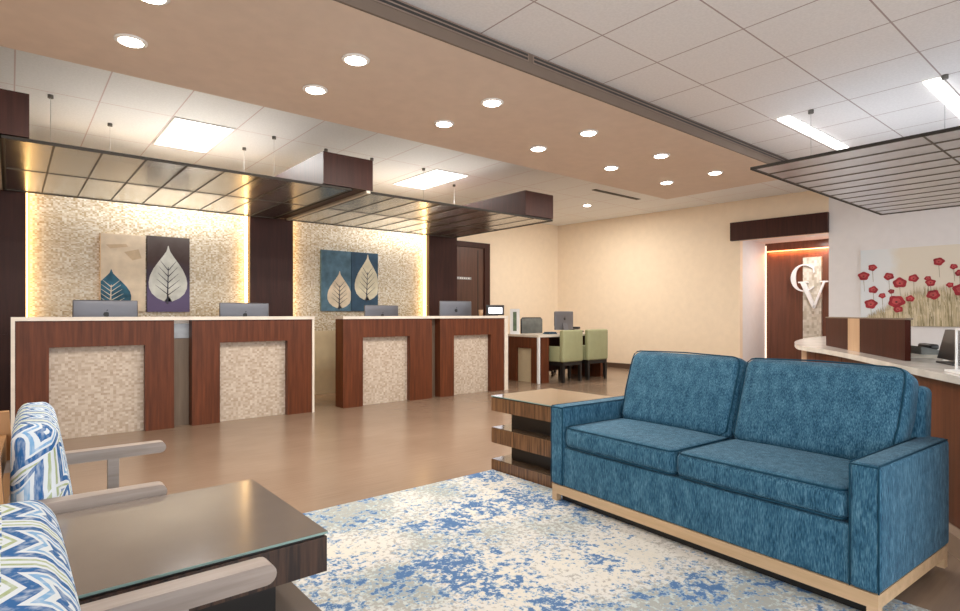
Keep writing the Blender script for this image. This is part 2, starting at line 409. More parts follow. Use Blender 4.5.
# local +y must point to +X (away from room)
b = MB(); fbox(b, -.1, SO0, -.12, 0, 0, ZB); fbox(b, SO0, SO1, -.12, 0, 2.38, ZB); b_far = b.build('wall_far', 'wall_beige', None, FW); struct(b_far)
b = MB(); fbox(b, SO1, 12.7, -.12, 0, 0, ZB); struct(b.build('wall_right', 'wall_white', None, FW))
b = MB(); fbox(b, SO0-.06, SO0, -1.2, -.12, 0, 2.6); fbox(b, SO1, SO1+.06, -1.2, -.12, 0, 2.6); fbox(b, SO0-.06, SO1+.06, -1.2, -.12, 2.42, 2.5)
struct(b.build('wall_recess_sides', 'wall_white', None, FW))
b = MB(); fbox(b, SO0-.06, SO1+.06, -1.30, -1.201, 0, 2.6); struct(b.build('wall_recess_back', 'recesswood', None, FW))
b = MB(); fbox(b, 0, SO0-.02, 0, .012, 0, .10); struct(b.build('baseboard_far', 'baseboard', None, FW))
struct(bx('baseboard_back', 'baseboard', (7.40, 9.42, 8.648, 8.66, 0, .10)))
# recess header and lights
b = MB(); fbox(b, SO0-.14, SO1+.005, .002, .075, 2.375, 2.69)
hd = b.build('recess_header', 'wenge', None, FW); tag(hd, 'dark wood header beam over the lit recess in the beige wall', 'beam')
b = MB(); fbox(b, SO0+.02, SO1-.02, -1.195, -1.18, 2.255, 2.275)
led = b.build('cove_light', 'led_orange', None, FW); tag(led, 'orange glowing strip light across the top of the wood recess', 'strip light')
lamp('cove_glow', 'AREA', FW @ Vector(((SO0+SO1)/2, 1.17, 2.25)), 5, (1, .42, .14), 1.2, None, .02, (0, 0, th))
b = MB(); fbox(b, SO0+.014, SO0+.026, -1.195, -1.18, .02, 2.38)
led = b.build('edge_light', 'led_white', None, FW); tag(led, 'upright pale strip light down the left edge of the wood recess', 'strip light')
p = FW @ Vector(((SO0+SO1)/2+.25, .6, 2.41))
rl = thing('recess_downlight', 'white downlight in the ceiling of the wood recess', 'ceiling light', p)
b = MB(); b.lathe([(.07, .008), (.07, .0), (.055, -.004)]); b.build('trim_ring', 'white_trim', rl)
lamp('recess_lamp', 'AREA', (0, 0, -.02), 8, (1, .95, .90), .3, rl)

# stone panel and monogram letters
def fp(Y): return (8.66-Y)*1.0034
b = MB(); fbox(b, 4.63, 4.92, -1.195, -1.13, .35, 2.11)
st = b.build('stone_slab', 'mosaic_stone', None, FW); tag(st, 'tall pale stone panel behind the white letters in the recess', 'wall panel')
mono = bpy.data.objects.new('monogram_sign', None); COL.objects.link(mono); mono.matrix_world = FW @ Matrix.Translation((4.745, 1.128, 0))
tag(mono, 'raised white serif letters C and V on the stone panel', 'wall sign')
def ring_c():
    out, inn = [], []
    R1, N = .245, 30
    a0, a1 = math.radians(48), math.radians(318)
    for i in range(N+1):
        a = a0+(a1-a0)*i/N
        t = .018+.062*max(0, math.cos(a-PI))**1.0
        out.append((R1*.88*math.cos(a), R1*math.sin(a))); inn.append(((R1*.88-t)*math.cos(a), (R1-.02-t*.12)*math.sin(a)))
    return out+inn[::-1]
def flatpoly(pts, cx, cz, depth, name, mat, parent):
    b = MB(); b.prism([(x+cx, -depth, z+cz) for x, z in pts], (0, depth, 0)); return b.build(name, mat, parent)
import bmesh
def poly_strip(b, outer, inner, cx, cz, d):
    n = len(outer)
    for i in range(n-1):
        q = [outer[i], outer[i+1], inner[i+1], inner[i]]
        b.prism([(x+cx, -d, z+cz) for x, z in q], (0, d, 0))
c = ring_c(); n = len(c)//2
b = MB(); poly_strip(b, c[:n], c[n:][::-1], -.09, 1.745, .035)
b.prism([(-.09+.14, -.035, 1.745+.19), (-.09+.165, -.035, 1.745+.19), (-.09+.165, -.035, 1.745+.08), (-.09+.15, -.035, 1.745+.08)], (0, .035, 0))
b.build('letter', 'letter', mono)
b = MB()
for q in ([(-.20, .46), (-.11, .46), (.035, .03), (.0, 0)], [(.155, .46), (.19, .46), (.03, 0), (-.005, .02)],
          [(-.235, .485), (-.075, .485), (-.075, .46), (-.235, .46)], [(.11, .485), (.235, .485), (.235, .46), (.11, .46)]):
    b.prism([(x+.055, -.05, z+1.195) for x, z in q], (0, .045, 0))
b.build('letter', 'letter', mono)

# linear slot grille on the soffit face
for i, (x0, x1) in enumerate(((-2.1, 2.70), (2.74, 7.15))):
    g = thing('slot_diffuser', ('long black slot grille along the soffit, nearer piece' if i == 0 else 'long black slot grille along the soffit, farther piece toward the recess'), 'air vent', (0, 2.748, 0))
    bb = MB(); bb.box(x0, x1, -.004, 0, ZF-.062, ZF-.004); bb.build('backing', 'grille_metal', g)
    for z in (ZF-.022, ZF-.047):
        bb = MB(); bb.box(x0+.01, x1-.01, -.007, -.003, z-.007, z+.007); bb.build('slot', 'grille', g)
v = bx('ceiling_slot_vent', 'grille', (7.1, 8.3, 5.72, 5.80, ZB-.008, ZB-.001)); tag(v, 'dark slim slot vent in the white ceiling near the far corner', 'air vent')

# ------------------------------------------------------------------ ceiling lights
def downlight(x, y, z, label, group, power=P_DOWN):
    t = thing('downlight', label, 'ceiling light', (x, y, z), 0, group)
    b = MB(); b.lathe([(.088, -.001), (.088, -.008), (.072, -.012)]); b.build('trim_ring', 'white_trim', t)
    b = MB(); b.lathe([(.066, -.013), (.05, -.02), (.02, -.024)]); b.build('lens', 'bulb', t)
    lamp('bulb', 'AREA', (0, 0, -.03), power, (1, .94, .86), .13, t)
    return t
dist = ['nearest', 'second nearest', 'third nearest', 'fourth', 'fifth', 'farthest']
xs = [.553, 1.705, 2.86, 4.006, 5.16, 6.26]
for i, x in enumerate(xs):
    downlight(x, 3.31, ZS, '%s round downlight in the tan soffit row beside the slot grille' % dist[i], 'soffit downlights')
    downlight(x, 3.94, ZS, '%s round downlight in the tan soffit row nearer the counters' % dist[i], 'soffit downlights')
downlight(8.02, 6.66, ZB, 'round downlight in the white ceiling above the green chairs', 'back downlights', 34)
def panel(x0, x1, y0, y1, label):
    t = thing('troffer', label, 'ceiling light', ((x0+x1)/2, (y0+y1)/2, ZB), 0, 'square ceiling light panels')
    w, h = (x1-x0)/2, (y1-y0)/2
    b = MB(); b.box(-w, w, -h, -h+.02, -.012, -.001); b.box(-w, w, h-.02, h, -.012, -.001); b.box(-w, -w+.02, -h+.02, h-.02, -.012, -.001); b.box(w-.02, w, -h+.02, h-.02, -.012, -.001)
    b.build('frame', 'white_trim', t)
    bx('diffuser', 'diffuser', (-w+.02, w-.02, -h+.02, h-.02, -.008, -.002), t)
    lamp('tube', 'AREA', (0, 0, -.02), P_PANEL, (1, .97, .93), w*1.8, t, h*1.8)
panel(1.255, 1.845, 6.29, 7.45, 'bright rectangular ceiling panel above the first counter pair')
panel(4.435, 5.025, 6.29, 7.45, 'bright rectangular ceiling panel between the two dark beam boxes')
def linear(x0, x1, y0, y1, label):
    t = thing('linear_light', label, 'ceiling light', ((x0+x1)/2, (y0+y1)/2, ZF), 0, 'linear ceiling lights')
    w, h = (x1-x0)/2, (y1-y0)/2
    b = MB(); b.box(-w-.01, w+.01, -h-.008, h+.008, -.008, -.001); b.build('housing', 'white_trim', t)
    bx('diffuser', 'diffuser', (-w, w, -h, h, -.022, -.009), t)
    lamp('tube', 'AREA', (0, 0, -.03), P_LINEAR, (1, .97, .95), w*1.9, t, h*1.8)
linear(5.33, 6.80, 2.13, 2.23, 'bright narrow linear light in the tile ceiling, farther of the two')
linear(5.33, 6.80, 1.07, 1.17, 'bright narrow linear light in the tile ceiling, nearer the right edge')

# ------------------------------------------------------------------ pillars, beams, mosaics
for (x0, x1, lab) in ((-.45, .118, 'dark wood pillar at the far left of the counters'), (2.30, 2.848, 'dark wood pillar between the two mosaic walls'), (5.0, 5.545, 'dark wood pillar beside the brown door')):
    z1 = 2.334
    b = MB(); b.box(x0, x1, 7.28, 7.449, 0, .90); b.box(x0+.006, x1-.006, 7.288, 7.449, .90, .915); b.box(x0, x1, 7.28, 7.449, .915, z1)
    tag(b.build('wood_pillar', 'wenge'), lab, 'pillar', 'wood pillars')
for (x0, x1, lab) in ((-.45, .10, 'dark wood beam box at the upper left corner'), (2.275, 2.80, 'dark wood beam box between the two counter canopies'), (4.93, 5.43, 'dark wood beam box over the far end of the second canopy')):
    b = MB(); b.box(x0, x1, 5.07, 7.28, 2.335, 2.64)
    tag(b.build('beam_box', 'wenge'), lab, 'beam', 'ceiling beam boxes')
for (x0, x1, lab) in ((.15, 2.27, 'shimmering gold and white mosaic wall behind the first two counters'), (2.88, 4.965, 'shimmering gold and white mosaic wall behind the two blue leaf canvases')):
    tag(bx('mosaic_panel', 'mosaic_gold', (x0, x1, 7.42, 7.449, .87, 2.5)), lab, 'wall panel', 'mosaic walls')
for x, lab in ((.126, 'amber strip light beside the far left pillar'), (2.283, 'amber strip light on the left of the middle pillar'), (2.856, 'amber strip light on the right of the middle pillar'), (4.982, 'amber strip light on the left of the pillar by the door')):
    tag(bx('strip_light', 'led_amber', (x-.007, x+.007, 7.345, 7.412, .02, 2.5)), lab, 'strip light', 'amber strip lights')

# canopies
def canopy(name, label, X0, X1, Y0, Y1, z, step, cross, wires, pale=False, group='metal canopies', pm='canopy', bw=.006):
    t = thing(name, label, 'canopy', (X0, Y0, z), 0, group)
    w, d = X1-X0, Y1-Y0
    n = max(1, round(w/step)); st_ = w/n
    for i in range(n):
        bx('metal_panel', pm, (i*st_+.006, (i+1)*st_-.006, .006, d-.006, .004, .012), t)
    fm = 'canopy_frame_pale' if pale else 'canopy_frame'
    b = MB()
    for i in range(n+1):
        x = min(max(i*st_, .012), w-.012); b.box(x-bw, x+bw, 0, d, .001, .014)
    b.build('cross_bar', 'canopy_frame', t)
    b = MB()
    for y in [.012]+cross+[d-.012]: b.box(0, w, y-.006, y+.006, .0, .015)
    b.build('long_bar', 'canopy_frame', t)
    b = MB(); b.box(-.012, 0, -.012, d+.012, -.004, .018); b.box(w, w+.012, -.012, d+.012, -.004, .018)
    b.box(-.012, w+.012, -.012, 0, -.004, .018); b.box(-.012, w+.012, d, d+.012, -.004, .018)
    b.build('edge_frame', 'rim_dark', t)
    if pale: bx('side_trim', fm, (-.055, -.0125, -.012, d+.012, -.004, .022), t)
    for (x, y, zc) in wires:
        wr = MB(); wr.tube([(x-X0, y-Y0, .016), (x-X0, y-Y0, zc-z)], .0022, n=5); wo = wr.build('suspension_wire', 'wire', t)
        m_ = MB(); m_.lathe([(.022, zc-z-.03), (.022, zc-z-.001)], x-X0, y-Y0, 10); m_.build('ceiling_mount', 'mount', wo)
    return t
canopy('counter_canopy', 'brushed metal panel canopy hanging over the first two counters', -.05, 2.57, 5.09, 7.2, 2.31, .29, [1.05], [(.276, 6.39, ZB), (.79, 6.95, ZB), (2.13, 6.95, ZB), (2.25, 6.3, ZB)], True)
canopy('counter_canopy', 'brushed metal panel canopy hanging over the two far counters', 2.79, 5.42, 5.09, 7.2, 2.31, .29, [1.05], [(2.9, 6.39, ZB), (3.515, 6.39, ZB), (4.3, 6.39, ZB), (5.2, 6.9, ZB)], True)
canopy('desk_canopy', 'large slatted metal canopy hanging over the curved desk at right', 4.82, 8.24, -1.6, 2.22, 2.32, .29, [1.3, 2.66], [(5.35, 1.96, ZF), (5.33, 1.04, ZF), (7.6, 1.96, ZF), (7.6, 0.6, ZF)], pm='desk_canopy', bw=.016)

# ------------------------------------------------------------------ reception counters
ZC = 1.04
def pod(x0, x1, i0, i1, ti, label):
    t = thing('reception_counter', label, 'counter', (x0, 6.1, 0), 0, 'reception counters')
    w = x1-x0; a, c = i0-x0, i1-x0; D = .20
    b = MB()
    b.prism([(0, 0, 0), (a, 0, 0), (a, 0, ti), (c, 0, ti), (c, 0, 0), (w, 0, 0), (w, 0, ZC), (0, 0, ZC)], (0, .07, 0))
    b.box(0, .03, .07, D, 0, ZC); b.box(w-.03, w, .07, D, 0, ZC); b.box(.03, w-.03, D-.03, D, 0, ZC)
    b.build('wood_frame', 'mahogany', t)
    bx('mosaic_inset', 'mosaic_cream', (a-.01, c+.01, .071, .085, .0, ti+.02), t)
    return t
pod(.03, 1.215, .253, .971, .81, 'nearest wood counter with mosaic inset, at the far left')
pod(1.373, 2.60, 1.632, 2.325, .81, 'wood counter with mosaic inset, second from the left, beside the open gap')
pod(2.98, 4.236, 3.237, 3.898, .82, 'wood counter with mosaic inset, third from left, below the blue leaf canvases')
pod(4.364, 5.50, 4.595, 5.252, .81, 'wood counter with mosaic inset, farthest one, holding the tablet')
for (x0, x1, l, r, lab) in ((.0, 2.627, True, True, 'white stone top and waterfall ends of the left counter pair'), (2.97, 5.57, False, True, 'white stone top and waterfall end of the right counter pair')):
    b = MB(); b.box(x0, x1, 6.08, 6.34, ZC+.001, ZC+.034)
    if l: b.box(x0, x0+.027, 6.08, 6.31, 0, ZC+.001)
    if r: b.box(x1-(.066 if not l else .024), x1, 6.09, 6.31, 0, ZC+.001)
    tag(b.build('stone_countertop', 'stone'), lab, 'countertop', 'stone countertops')
for (x0, x1, cap, lab) in ((1.218, 1.37, True, 'grey brown link panel with steel cap between first and second counter'), (4.24, 4.36, False, 'narrow dark link panel between third and fourth counter')):
    t = thing('link_panel', lab, 'panel', (x0, 6.21, 0), 0)
    bx('panel', 'link', (0, x1-x0, 0, .1, 0, ZC-.18 if cap else ZC-.002), t)
    if cap: bx('steel_cap', 'steel', (0, x1-x0, -.01, .1, ZC-.178, ZC-.035), t); bx('ledge', 'stone', (0, x1-x0, 0, .1, ZC-.034, ZC-.001), t)
# work desks behind the counters
for (x0, x1, lab) in ((.06, 2.6, 'work desk behind the left counter pair under two monitors'), (3.5, 5.5, 'work desk behind the right counter pair under two monitors')):
    t = thing('work_desk', lab, 'desk', (x0, 6.54, 0), 0, 'work desks')
    w = x1-x0
    bx('desktop', 'stone', (0, w, 0, .50, .73, .76), t)
    for x in (0, w/2-.02, w-.04): bx('support', 'link', (x, x+.04, .02, .48, 0, .73), t)
# monitors (all in one, seen from behind)
def imac(name, label, x, y, z, rz=0, w=.53, h=.33, lift=.14, group=None):
    t = thing(name, label, 'monitor', (x, y, z), rz, group)
    b = MB(); b.soft(-w/2, w/2, -.012, .012, lift, lift+h, .01, .006, 6); b.build('casing', 'alu', t)
    bx('screen', 'plastic_black', (-w/2+.01, w/2-.01, .0185, .0205, lift+.07, lift+h-.012), t)
    b = MB(); b.prism([(-.06, -.02, lift+.12), (.06, -.02, lift+.12), (.075, -.07, .008), (-.075, -.07, .008)], (0, .008, 0)); b.build('stand', 'alu', t)
    bx('base', 'alu', (-.09, .09, -.10, .08, 0, .008), t)
    b = MB()   # fruit shaped mark, bite on the right as seen from behind, leaf on top
    pts = []
    for k in range(24):
        a = 2*PI*k/24; r = .026*(1-.10*max(0, math.sin(a))**8)
        px, pz = r*math.cos(a), r*.98*math.sin(a)
        if math.hypot(px-.033, pz-.004) < .015: px = .0205
        pts.append((px, -.0206, lift+h*.60+pz))
    b.prism(pts, (0, .003, 0))
    b.prism([(0, -.0206, lift+h*.60+.03), (.012, -.0206, lift+h*.60+.038), (.014, -.0206, lift+h*.60+.05), (.003, -.0206, lift+h*.60+.042)], (0, .003, 0))
    b.build('fruit_logo', 'plastic_black', t)
    return t
imac('computer_monitor', 'silver all in one monitor on the leftmost counter', .725, 6.66, .76, 0, .54, .345, .13)
imac('computer_monitor', 'silver all in one monitor on the second counter, in front of the middle pillar', 2.045, 6.66, .76, 0, .54, .345, .12)
imac('computer_monitor', 'silver monitor on the third counter, in front of the blue leaf canvases', 3.81, 6.66, .76, .1, .54, .345, .11)
imac('computer_monitor', 'silver monitor on the farthest counter, beside the black tablet', 5.06, 6.68, .76, -.12, .54, .345, .185)
t = thing('tablet', 'black framed tablet with lit white screen on the farthest counter', 'tablet', (5.44, 6.22, ZC+.036), -.2)
b = MB(); b.soft(-.15, .15, 0, .014, .005, .155, .007); b.build('case', 'plastic_black', t)
bx('display', 'screen_on', (-.115, .115, -.0015, .001, .03, .12), t)
bx('back_stand', 'plastic_black', (-.05, .05, .014, .09, 0, .012), t)
t = MB(); t.lathe([(.026, ZC+.035), (.034, ZC+.12), (.03, ZC+.12), (.024, ZC+.05)], 5.17, 6.23, 18); tag(t.build('paper_cup', 'lightwood'), 'small tan cup on the farthest counter beside the tablet', 'cup')

# ------------------------------------------------------------------ leaf canvases
def leaf_pts(cx, cz, hgt, hw, notch=True, n=20):
    prof = [(0, .02), (.05, .05), (.10, .10), (.2, .30), (.3, .52), (.42, .76), (.55, .94), (.66, 1), (.76, .98), (.86, .84), (.94, .58), (1, .20)]
    R_ = [(cx+hw*w, cz+hgt*(1-t)) for t, w in prof]; L_ = [(cx-hw*w, cz+hgt*(1-t)) for t, w in prof]
    R_.append((cx+.03*hw, cz+.09*hgt)); L_.append((cx-.03*hw, cz+.09*hgt))
    return R_, L_
def leaf(parent, name, mat, vein, cx, cz, hgt, hw, clip, lean=0):
    R_, L_ = leaf_pts(cx, cz, hgt, hw)
    x0, x1, z0, z1 = clip
    cl = lambda p: (min(max(p[0]+lean*(p[1]-cz), x0), x1), min(max(p[1], z0), z1))
    b = MB()
    for i in range(len(R_)-1):
        q = [cl(R_[i]), cl(L_[i]), cl(L_[i+1]), cl(R_[i+1])]
        b.add([(x, -.0015, z) for x, z in q], [(0, 1, 2, 3)])
    lf = b.build(name, mat, parent)
    v_ = MB()
    def line(p, q, w0, w1):
        p, q = cl(p), cl(q); d = Vector((q[0]-p[0], q[1]-p[1]))
        if d.length < 1e-4: return
        nx, nz = -d.y/d.length, d.x/d.length
        v_.add([(p[0]+nx*w0, -.0025, p[1]+nz*w0), (p[0]-nx*w0, -.0025, p[1]-nz*w0), (q[0]-nx*w1, -.0025, q[1]-nz*w1), (q[0]+nx*w1, -.0025, q[1]+nz*w1)], [(0, 1, 2, 3)])
    line((cx-.01, cz-.04*hgt), (cx, cz+.62*hgt), .010, .003)
    for k in range(5):
        t_ = .12+.11*k
        for sg in (-1, 1): line((cx, cz+t_*hgt), (cx+sg*hw*(.66-.06*k), cz+(t_+.17)*hgt), .005, .0015)
    v_.build('vein_print', vein, lf)
YC = 7.418
def canvas(label, x0, x1, z0, z1, mat, th_=.04, side=None):
    t = thing('canvas_art', label, 'wall art', (x0, YC-th_, z0), 0, 'leaf canvases')
    w, h = x1-x0, z1-z0
    b = MB(); b.box(0, w, 0, th_-.001, 0, h)
    o = b.build('canvas', [mat]+([side] if side else []), t)
    if side:
        for p in o.data.polygons:
            if p.normal.x < -.9: p.material_index = 1
    return o, w, h
c, w, h = canvas('cream canvas with a dark blue leaf, left of the pale leaf canvas', .75, 1.178, 1.13, 1.985, 'canvas_cream', .04, 'canvas_side')
leaf(c, 'leaf_print', 'leaf_blue', 'vein_pale', .10, .02, .44, .19, (.003, w-.06, .003, h))
b = MB()
for q in ([(.22, .66), (.36, .70), (.39, .60), (.30, .57)], [(.05, .73), (.24, .75), (.26, .72), (.09, .69)]):
    b.add([(x, -.0012, z) for x, z in q], [(0, 1, 2, 3)])
M['smudge'] = plain('ochre_smudge', (.58, .44, .29), .8, var=.15); b.build('ochre_smudge', 'smudge', c)
c, w, h = canvas('dark plum canvas with one large pale leaf', 1.194, 1.635, 1.125, 1.995, 'canvas_plum')
leaf(c, 'leaf_print', 'leaf_pale', 'vein_dark', .215, .12, .645, .2, (.002, w-.002, .003, h))
c, w, h = canvas('slate blue canvas with a cream leaf low down, left of the navy canvas', 3.282, 3.726, 1.14, 1.985, 'canvas_blue')
leaf(c, 'leaf_print', 'leaf_cream', 'vein_dark', .27, .04, .52, .185, (.003, w-.004, .003, h))
c, w, h = canvas('navy canvas with a sand leaf, below the second canopy', 3.734, 4.16, 1.14, 1.985, 'canvas_navy')
leaf(c, 'leaf_print', 'leaf_gold', 'vein_dark', .245, .16, .66, .20, (.003, w-.003, .003, h), .02)

# ------------------------------------------------------------------ back door
d = bpy.data.objects.new('door_1', None); COL.objects.link(d); d.location = (6.25, 8.65, 0); d['kind'] = 'structure'
M['door'] = wood('brown_door_veneer', (.062, .022, .012), (.105, .040, .022), 2, .4, .15, 26)
bx('door_leaf', 'door', (.06, .98, -.03, 0, .005, 2.40), d)
b = MB(); b.box(-.05, .06, -.06, 0, 0, 2.5); b.box(.98, 1.12, -.06, 0, 0, 2.5); b.box(.06, .98, -.06, 0, 2.40, 2.5); b.build('door_frame', 'wenge', d)
bx('door_groove', 'black', (.82, .84, -.033, -.029, .1, 2.35), d)
s_ = bx('name_plate', 'steel', (.24, .66, -.037, -.030, 1.765, 1.815), d)
b = MB()
for k, wd in enumerate((.03, .02, .035, .025, .03, .02, .03)):
    b.box(.27+.052*k, .27+.052*k+wd, -.039, -.037, 1.778, 1.802)
b.build('plate_lettering', 'plastic_white', s_)
b = MB(); b.tube([(.14, -.03, 1.0), (.14, -.08, 1.0), (.26, -.08, 1.0)], .012); b.build('door_handle', 'steel', d)

# ------------------------------------------------------------------ far desk with green chairs
t = thing('concierge_desk', 'low wood desk with white top behind the two green chairs', 'desk', (6.4, 6.3, 0))
b = MB(); b.prism([(0, .02, 0), (0, .155, 0), (0, .155, .55), (0, .505, .55), (0, .505, 0), (0, .70, 0), (0, .70, .73), (0, .02, .73)], (.06, 0, 0)); b.build('end_panel', 'mahogany', t)
bx('cream_inset', 'cream_panel', (.05, .06, .15, .51, 0, .56), t)
bx('waterfall_edge', 'plastic_white', (-.008, .03, -.02, .015, 0, .73), t)
bx('front_panel', 'mahogany', (.07, .25, 0, .04, 0, .73), t); bx('end_panel', 'mahogany', (1.55, 1.62, 0, .70, 0, .73), t)
bx('modesty_panel', 'wenge', (.06, 1.55, .62, .65, .1, .73), t)
bx('desktop', 'stone', (-.01, 1.64, -.02, .72, .73, .765), t)
def green_chair(label, x, y, rz):
    t = thing('guest_chair', label, 'chair', (x, y, 0), rz, 'green guest chairs')
    b = MB(); b.soft(-.25, .25, 0, .09, .33, .84, .025, .008, 5); b.build('backrest', 'green_fabric', t)
    b = MB(); b.soft(-.19, .19, .09, .50, .33, .46, .025, .006, 4); b.build('seat', 'green_fabric', t)
    for s in (-1, 1):
        b = MB(); b.soft(min(s*.25, s*.192), max(s*.25, s*.192), .085, .38, .33, .58, .02); b.build('side_arm', 'green_fabric', t)
    bx('seat_rail', 'black', (-.235, .235, .02, .48, .27, .332), t)
    for sx in (-1, 1):
        for y_ in (.02, .44):
            b = MB(); xx = sx*.215
            b.prism([(xx-.022, y_, 0), (xx+.022, y_, 0), (xx+.028, y_, .272), (xx-.028, y_, .272)], (0, .045, 0)); b.build('leg', 'black', t)
    return t
green_chair('sage green chair with dark legs at the low desk, left one', 6.99, 6.08, .04)
green_chair('sage green chair with dark legs at the low desk, right one', 7.62, 6.08, -.04)
t = thing('office_chair', 'grey mesh office chair behind the low desk', 'chair', (7.57, 7.36, 0), PI)
b = MB(); b.soft(-.24, .24, -.20, .22, .42, .50, .03, .01, 4); b.build('seat', 'plastic_black', t)
b = MB(); b.soft(-.27, .27, -.27, -.245, .56, 1.02, .012, .006, 4); b.build('mesh_back', 'mesh_grey', t)
b = MB(); b.tube([(-.27, -.26, .57), (-.27, -.26, 1.0), (-.24, -.26, 1.025), (.24, -.26, 1.025), (.27, -.26, 1.0), (.27, -.26, .57), (.24, -.26, .555), (-.24, -.26, .555)], .014, True); b.build('back_frame', 'plastic_black', t)
b = MB(); b.tube([(0, -.25, .7), (0, -.22, .44), (0, 0, .41)], .02); b.tube([(0, 0, .42), (0, 0, .08)], .028); b.build('column', 'plastic_black', t)
for k in range(5):
    a = 2*PI*k/5+.3; b = MB(); b.tube([(0, 0, .09), (.28*math.cos(a), .28*math.sin(a), .065)], .016)
    o = b.build('base_spoke', 'plastic_black', t)
    b = MB(); b.tube([(.28*math.cos(a)-.012, .28*math.sin(a), .03), (.28*math.cos(a)+.012, .28*math.sin(a), .03)], .03, n=12); b.build('caster', 'plastic_black', o)
imac('computer_monitor', 'pale all in one monitor on the low desk behind the green chairs', 7.47, 6.72, .765, .05, .50, .32, .06)
t = thing('desk_phone', 'black desk phone on the low desk right of the monitor', 'phone', (7.98, 6.75, .766), .3)
b = MB(); b.prism([(-.1, 0, 0), (-.1, .2, 0), (-.1, .2, .08), (-.1, 0, .03)], (.2, 0, 0)); b.build('body', 'plastic_black', t)
b = MB(); b.soft(-.10, -.05, .0, .2, .065, .105, .015); b.build('handset', 'plastic_black', t)
t = MB(); t.box(6.86, 7.06, 6.5, 6.64, .766, .785); t.box(6.88, 7.05, 6.51, 6.63, .785, .80); tag(t.build('purple_folder', 'canvas_navy'), 'dark blue folder lying on the low desk before the mesh chair', 'folder')
t = thing('brochure_stand', 'white brochure stand on the left end of the low desk', 'stand', (6.50, 6.94, .766), -.75)
b = MB(); b.box(-.08, .08, 0, .015, 0, .42); b.box(-.08, .08, -.05, .0, 0, .012); b.build('holder', 'plastic_white', t)
M['leafgreen'] = plain('leaflet_green', (.12, .17, .10), .6, var=.4); bx('leaflet', 'leafgreen', (-.03, .03, -.005, -.001, .05, .37), t)

# ------------------------------------------------------------------ poppy mural
mur = bpy.data.objects.new('poppy_mural', None); COL.objects.link(mur); MS0 = fp(2.93)
mur.matrix_world = FW @ Matrix.Translation((MS0, -.035, .925)); tag(mur, 'wide canvas of red poppies over dry grass on the right wall', 'wall art')
MW, MH = 2.6, 1.13
b = MB(); b.box(0, MW, 0, .034, 0, MH); cv = b.build('canvas', 'mural_sky', mur)
b = MB(); rr = random.Random(3)
for i in range(2600):
    x = rr.uniform(.03, MW-.02); edge = min(1, .12+x/.75)
    ztop = (.30+.28*rr.random())*edge + .02; z0 = max(.002, ztop-rr.uniform(.10, .26)-.12*rr.random())
    if rr.random() < .35: z0 = .003
    ln_ = rr.uniform(-.05, .02); wd = rr.uniform(.004, .011); x2 = min(max(x+ln_, .01), MW-.02)
    yy = -.001-.0012*rr.random()
    b.add([(x-wd, yy, z0), (x+wd, yy, z0), (x2, yy, ztop)], [(0, 1, 2)], rr.choice([0, 0, 1, 1, 2]))
b.build('grass_print', ['grass1', 'grass2', 'grass3'], cv, fix=False)
fl = [(2.89, 1.67, .046), (2.78, 1.79, .035), (2.58, 1.65, .039), (2.45, 1.55, .053), (2.29, 1.61, .039), (2.13, 1.6, .025), (2.1, 1.54, .037), (2.01, 1.83, .04), (1.85, 1.75, .027), (1.79, 1.66, .031), (2.77, 1.46, .038), (2.66, 1.37, .028), (2.55, 1.43, .024), (2.8, 1.25, .051), (2.49, 1.28, .064), (2.47, 1.17, .036), (2.33, 1.32, .033), (2.07, 1.37, .048), (1.89, 1.5, .026), (1.77, 1.43, .06), (1.6, 1.7, .05), (1.45, 1.45, .05), (1.3, 1.6, .04), (1.1, 1.5, .05), (.9, 1.7, .045)]
for i, (Y, z, r) in enumerate(fl):
    cx, cz = fp(Y)-MS0, z-.925; r *= 1.55; b = MB()
    ring = []
    for k in range(24):
        a = 2*PI*k/24; q = r*(1+.05*math.sin(3*a+i)+.09*math.sin(5*a+2*i)); ring.append((cx+q*math.cos(a), -.0035, cz+q*.88*math.sin(a)))
    b.add(ring, [list(range(24))], 0)
    b.add([(cx+(x-cx)*.55, -.0042, cz+(zz-cz)*.5+r*.06) for x, _, zz in ring], [list(range(24))], 1)
    b.add([(cx+(x-cx)*.15, -.0048, cz+(zz-cz)*.15-r*.05) for x, _, zz in ring], [list(range(24))], 2)
    b.add([(cx-.003, -.003, cz-r*.7), (cx+.003, -.003, cz-r*.7), (cx+.012, -.003, max(.05, cz-r-.16)), (cx+.008, -.003, max(.05, cz-r-.16))], [(0, 1, 2, 3)], 3)
    b.build('poppy_print', ['poppy_red', 'poppy_core', 'poppy_dark', 'grass3'], cv, fix=False)

# ------------------------------------------------------------------ curved desk at right
ctrl = [(2.80, .24), (3.25, .575), (3.71, .893), (4.143, 1.155), (4.526, 1.406), (4.948, 1.71), (5.22, 1.955), (5.47, 2.12), (6.2, 2.42), (7.1, 2.66), (7.9, 2.76), (8.6, 2.66)]
def catmull(P, m=6):
    out = []
    for i in range(len(P)-1):
        p0, p1, p2, p3 = P[max(0, i-1)], P[i], P[i+1], P[min(len(P)-1, i+2)]
        for k in range(m):
            t = k/m
            out.append(tuple(.5*((2*p1[j])+(-p0[j]+p2[j])*t+(2*p0[j]-5*p1[j]+4*p2[j]-p3[j])*t*t+(-p0[j]+3*p1[j]-3*p2[j]+p3[j])*t**3) for j in range(2)))
    out.append(P[-1]); return out
curve = catmull(ctrl)
def offset(C, d):
    out = []
    for i in range(len(C)):
        a, c = C[max(0, i-1)], C[min(len(C)-1, i+1)]; dx, dy = c[0]-a[0], c[1]-a[1]; L = math.hypot(dx, dy)
        out.append((C[i][0]+dy/L*d, C[i][1]-dx/L*d))
    return out
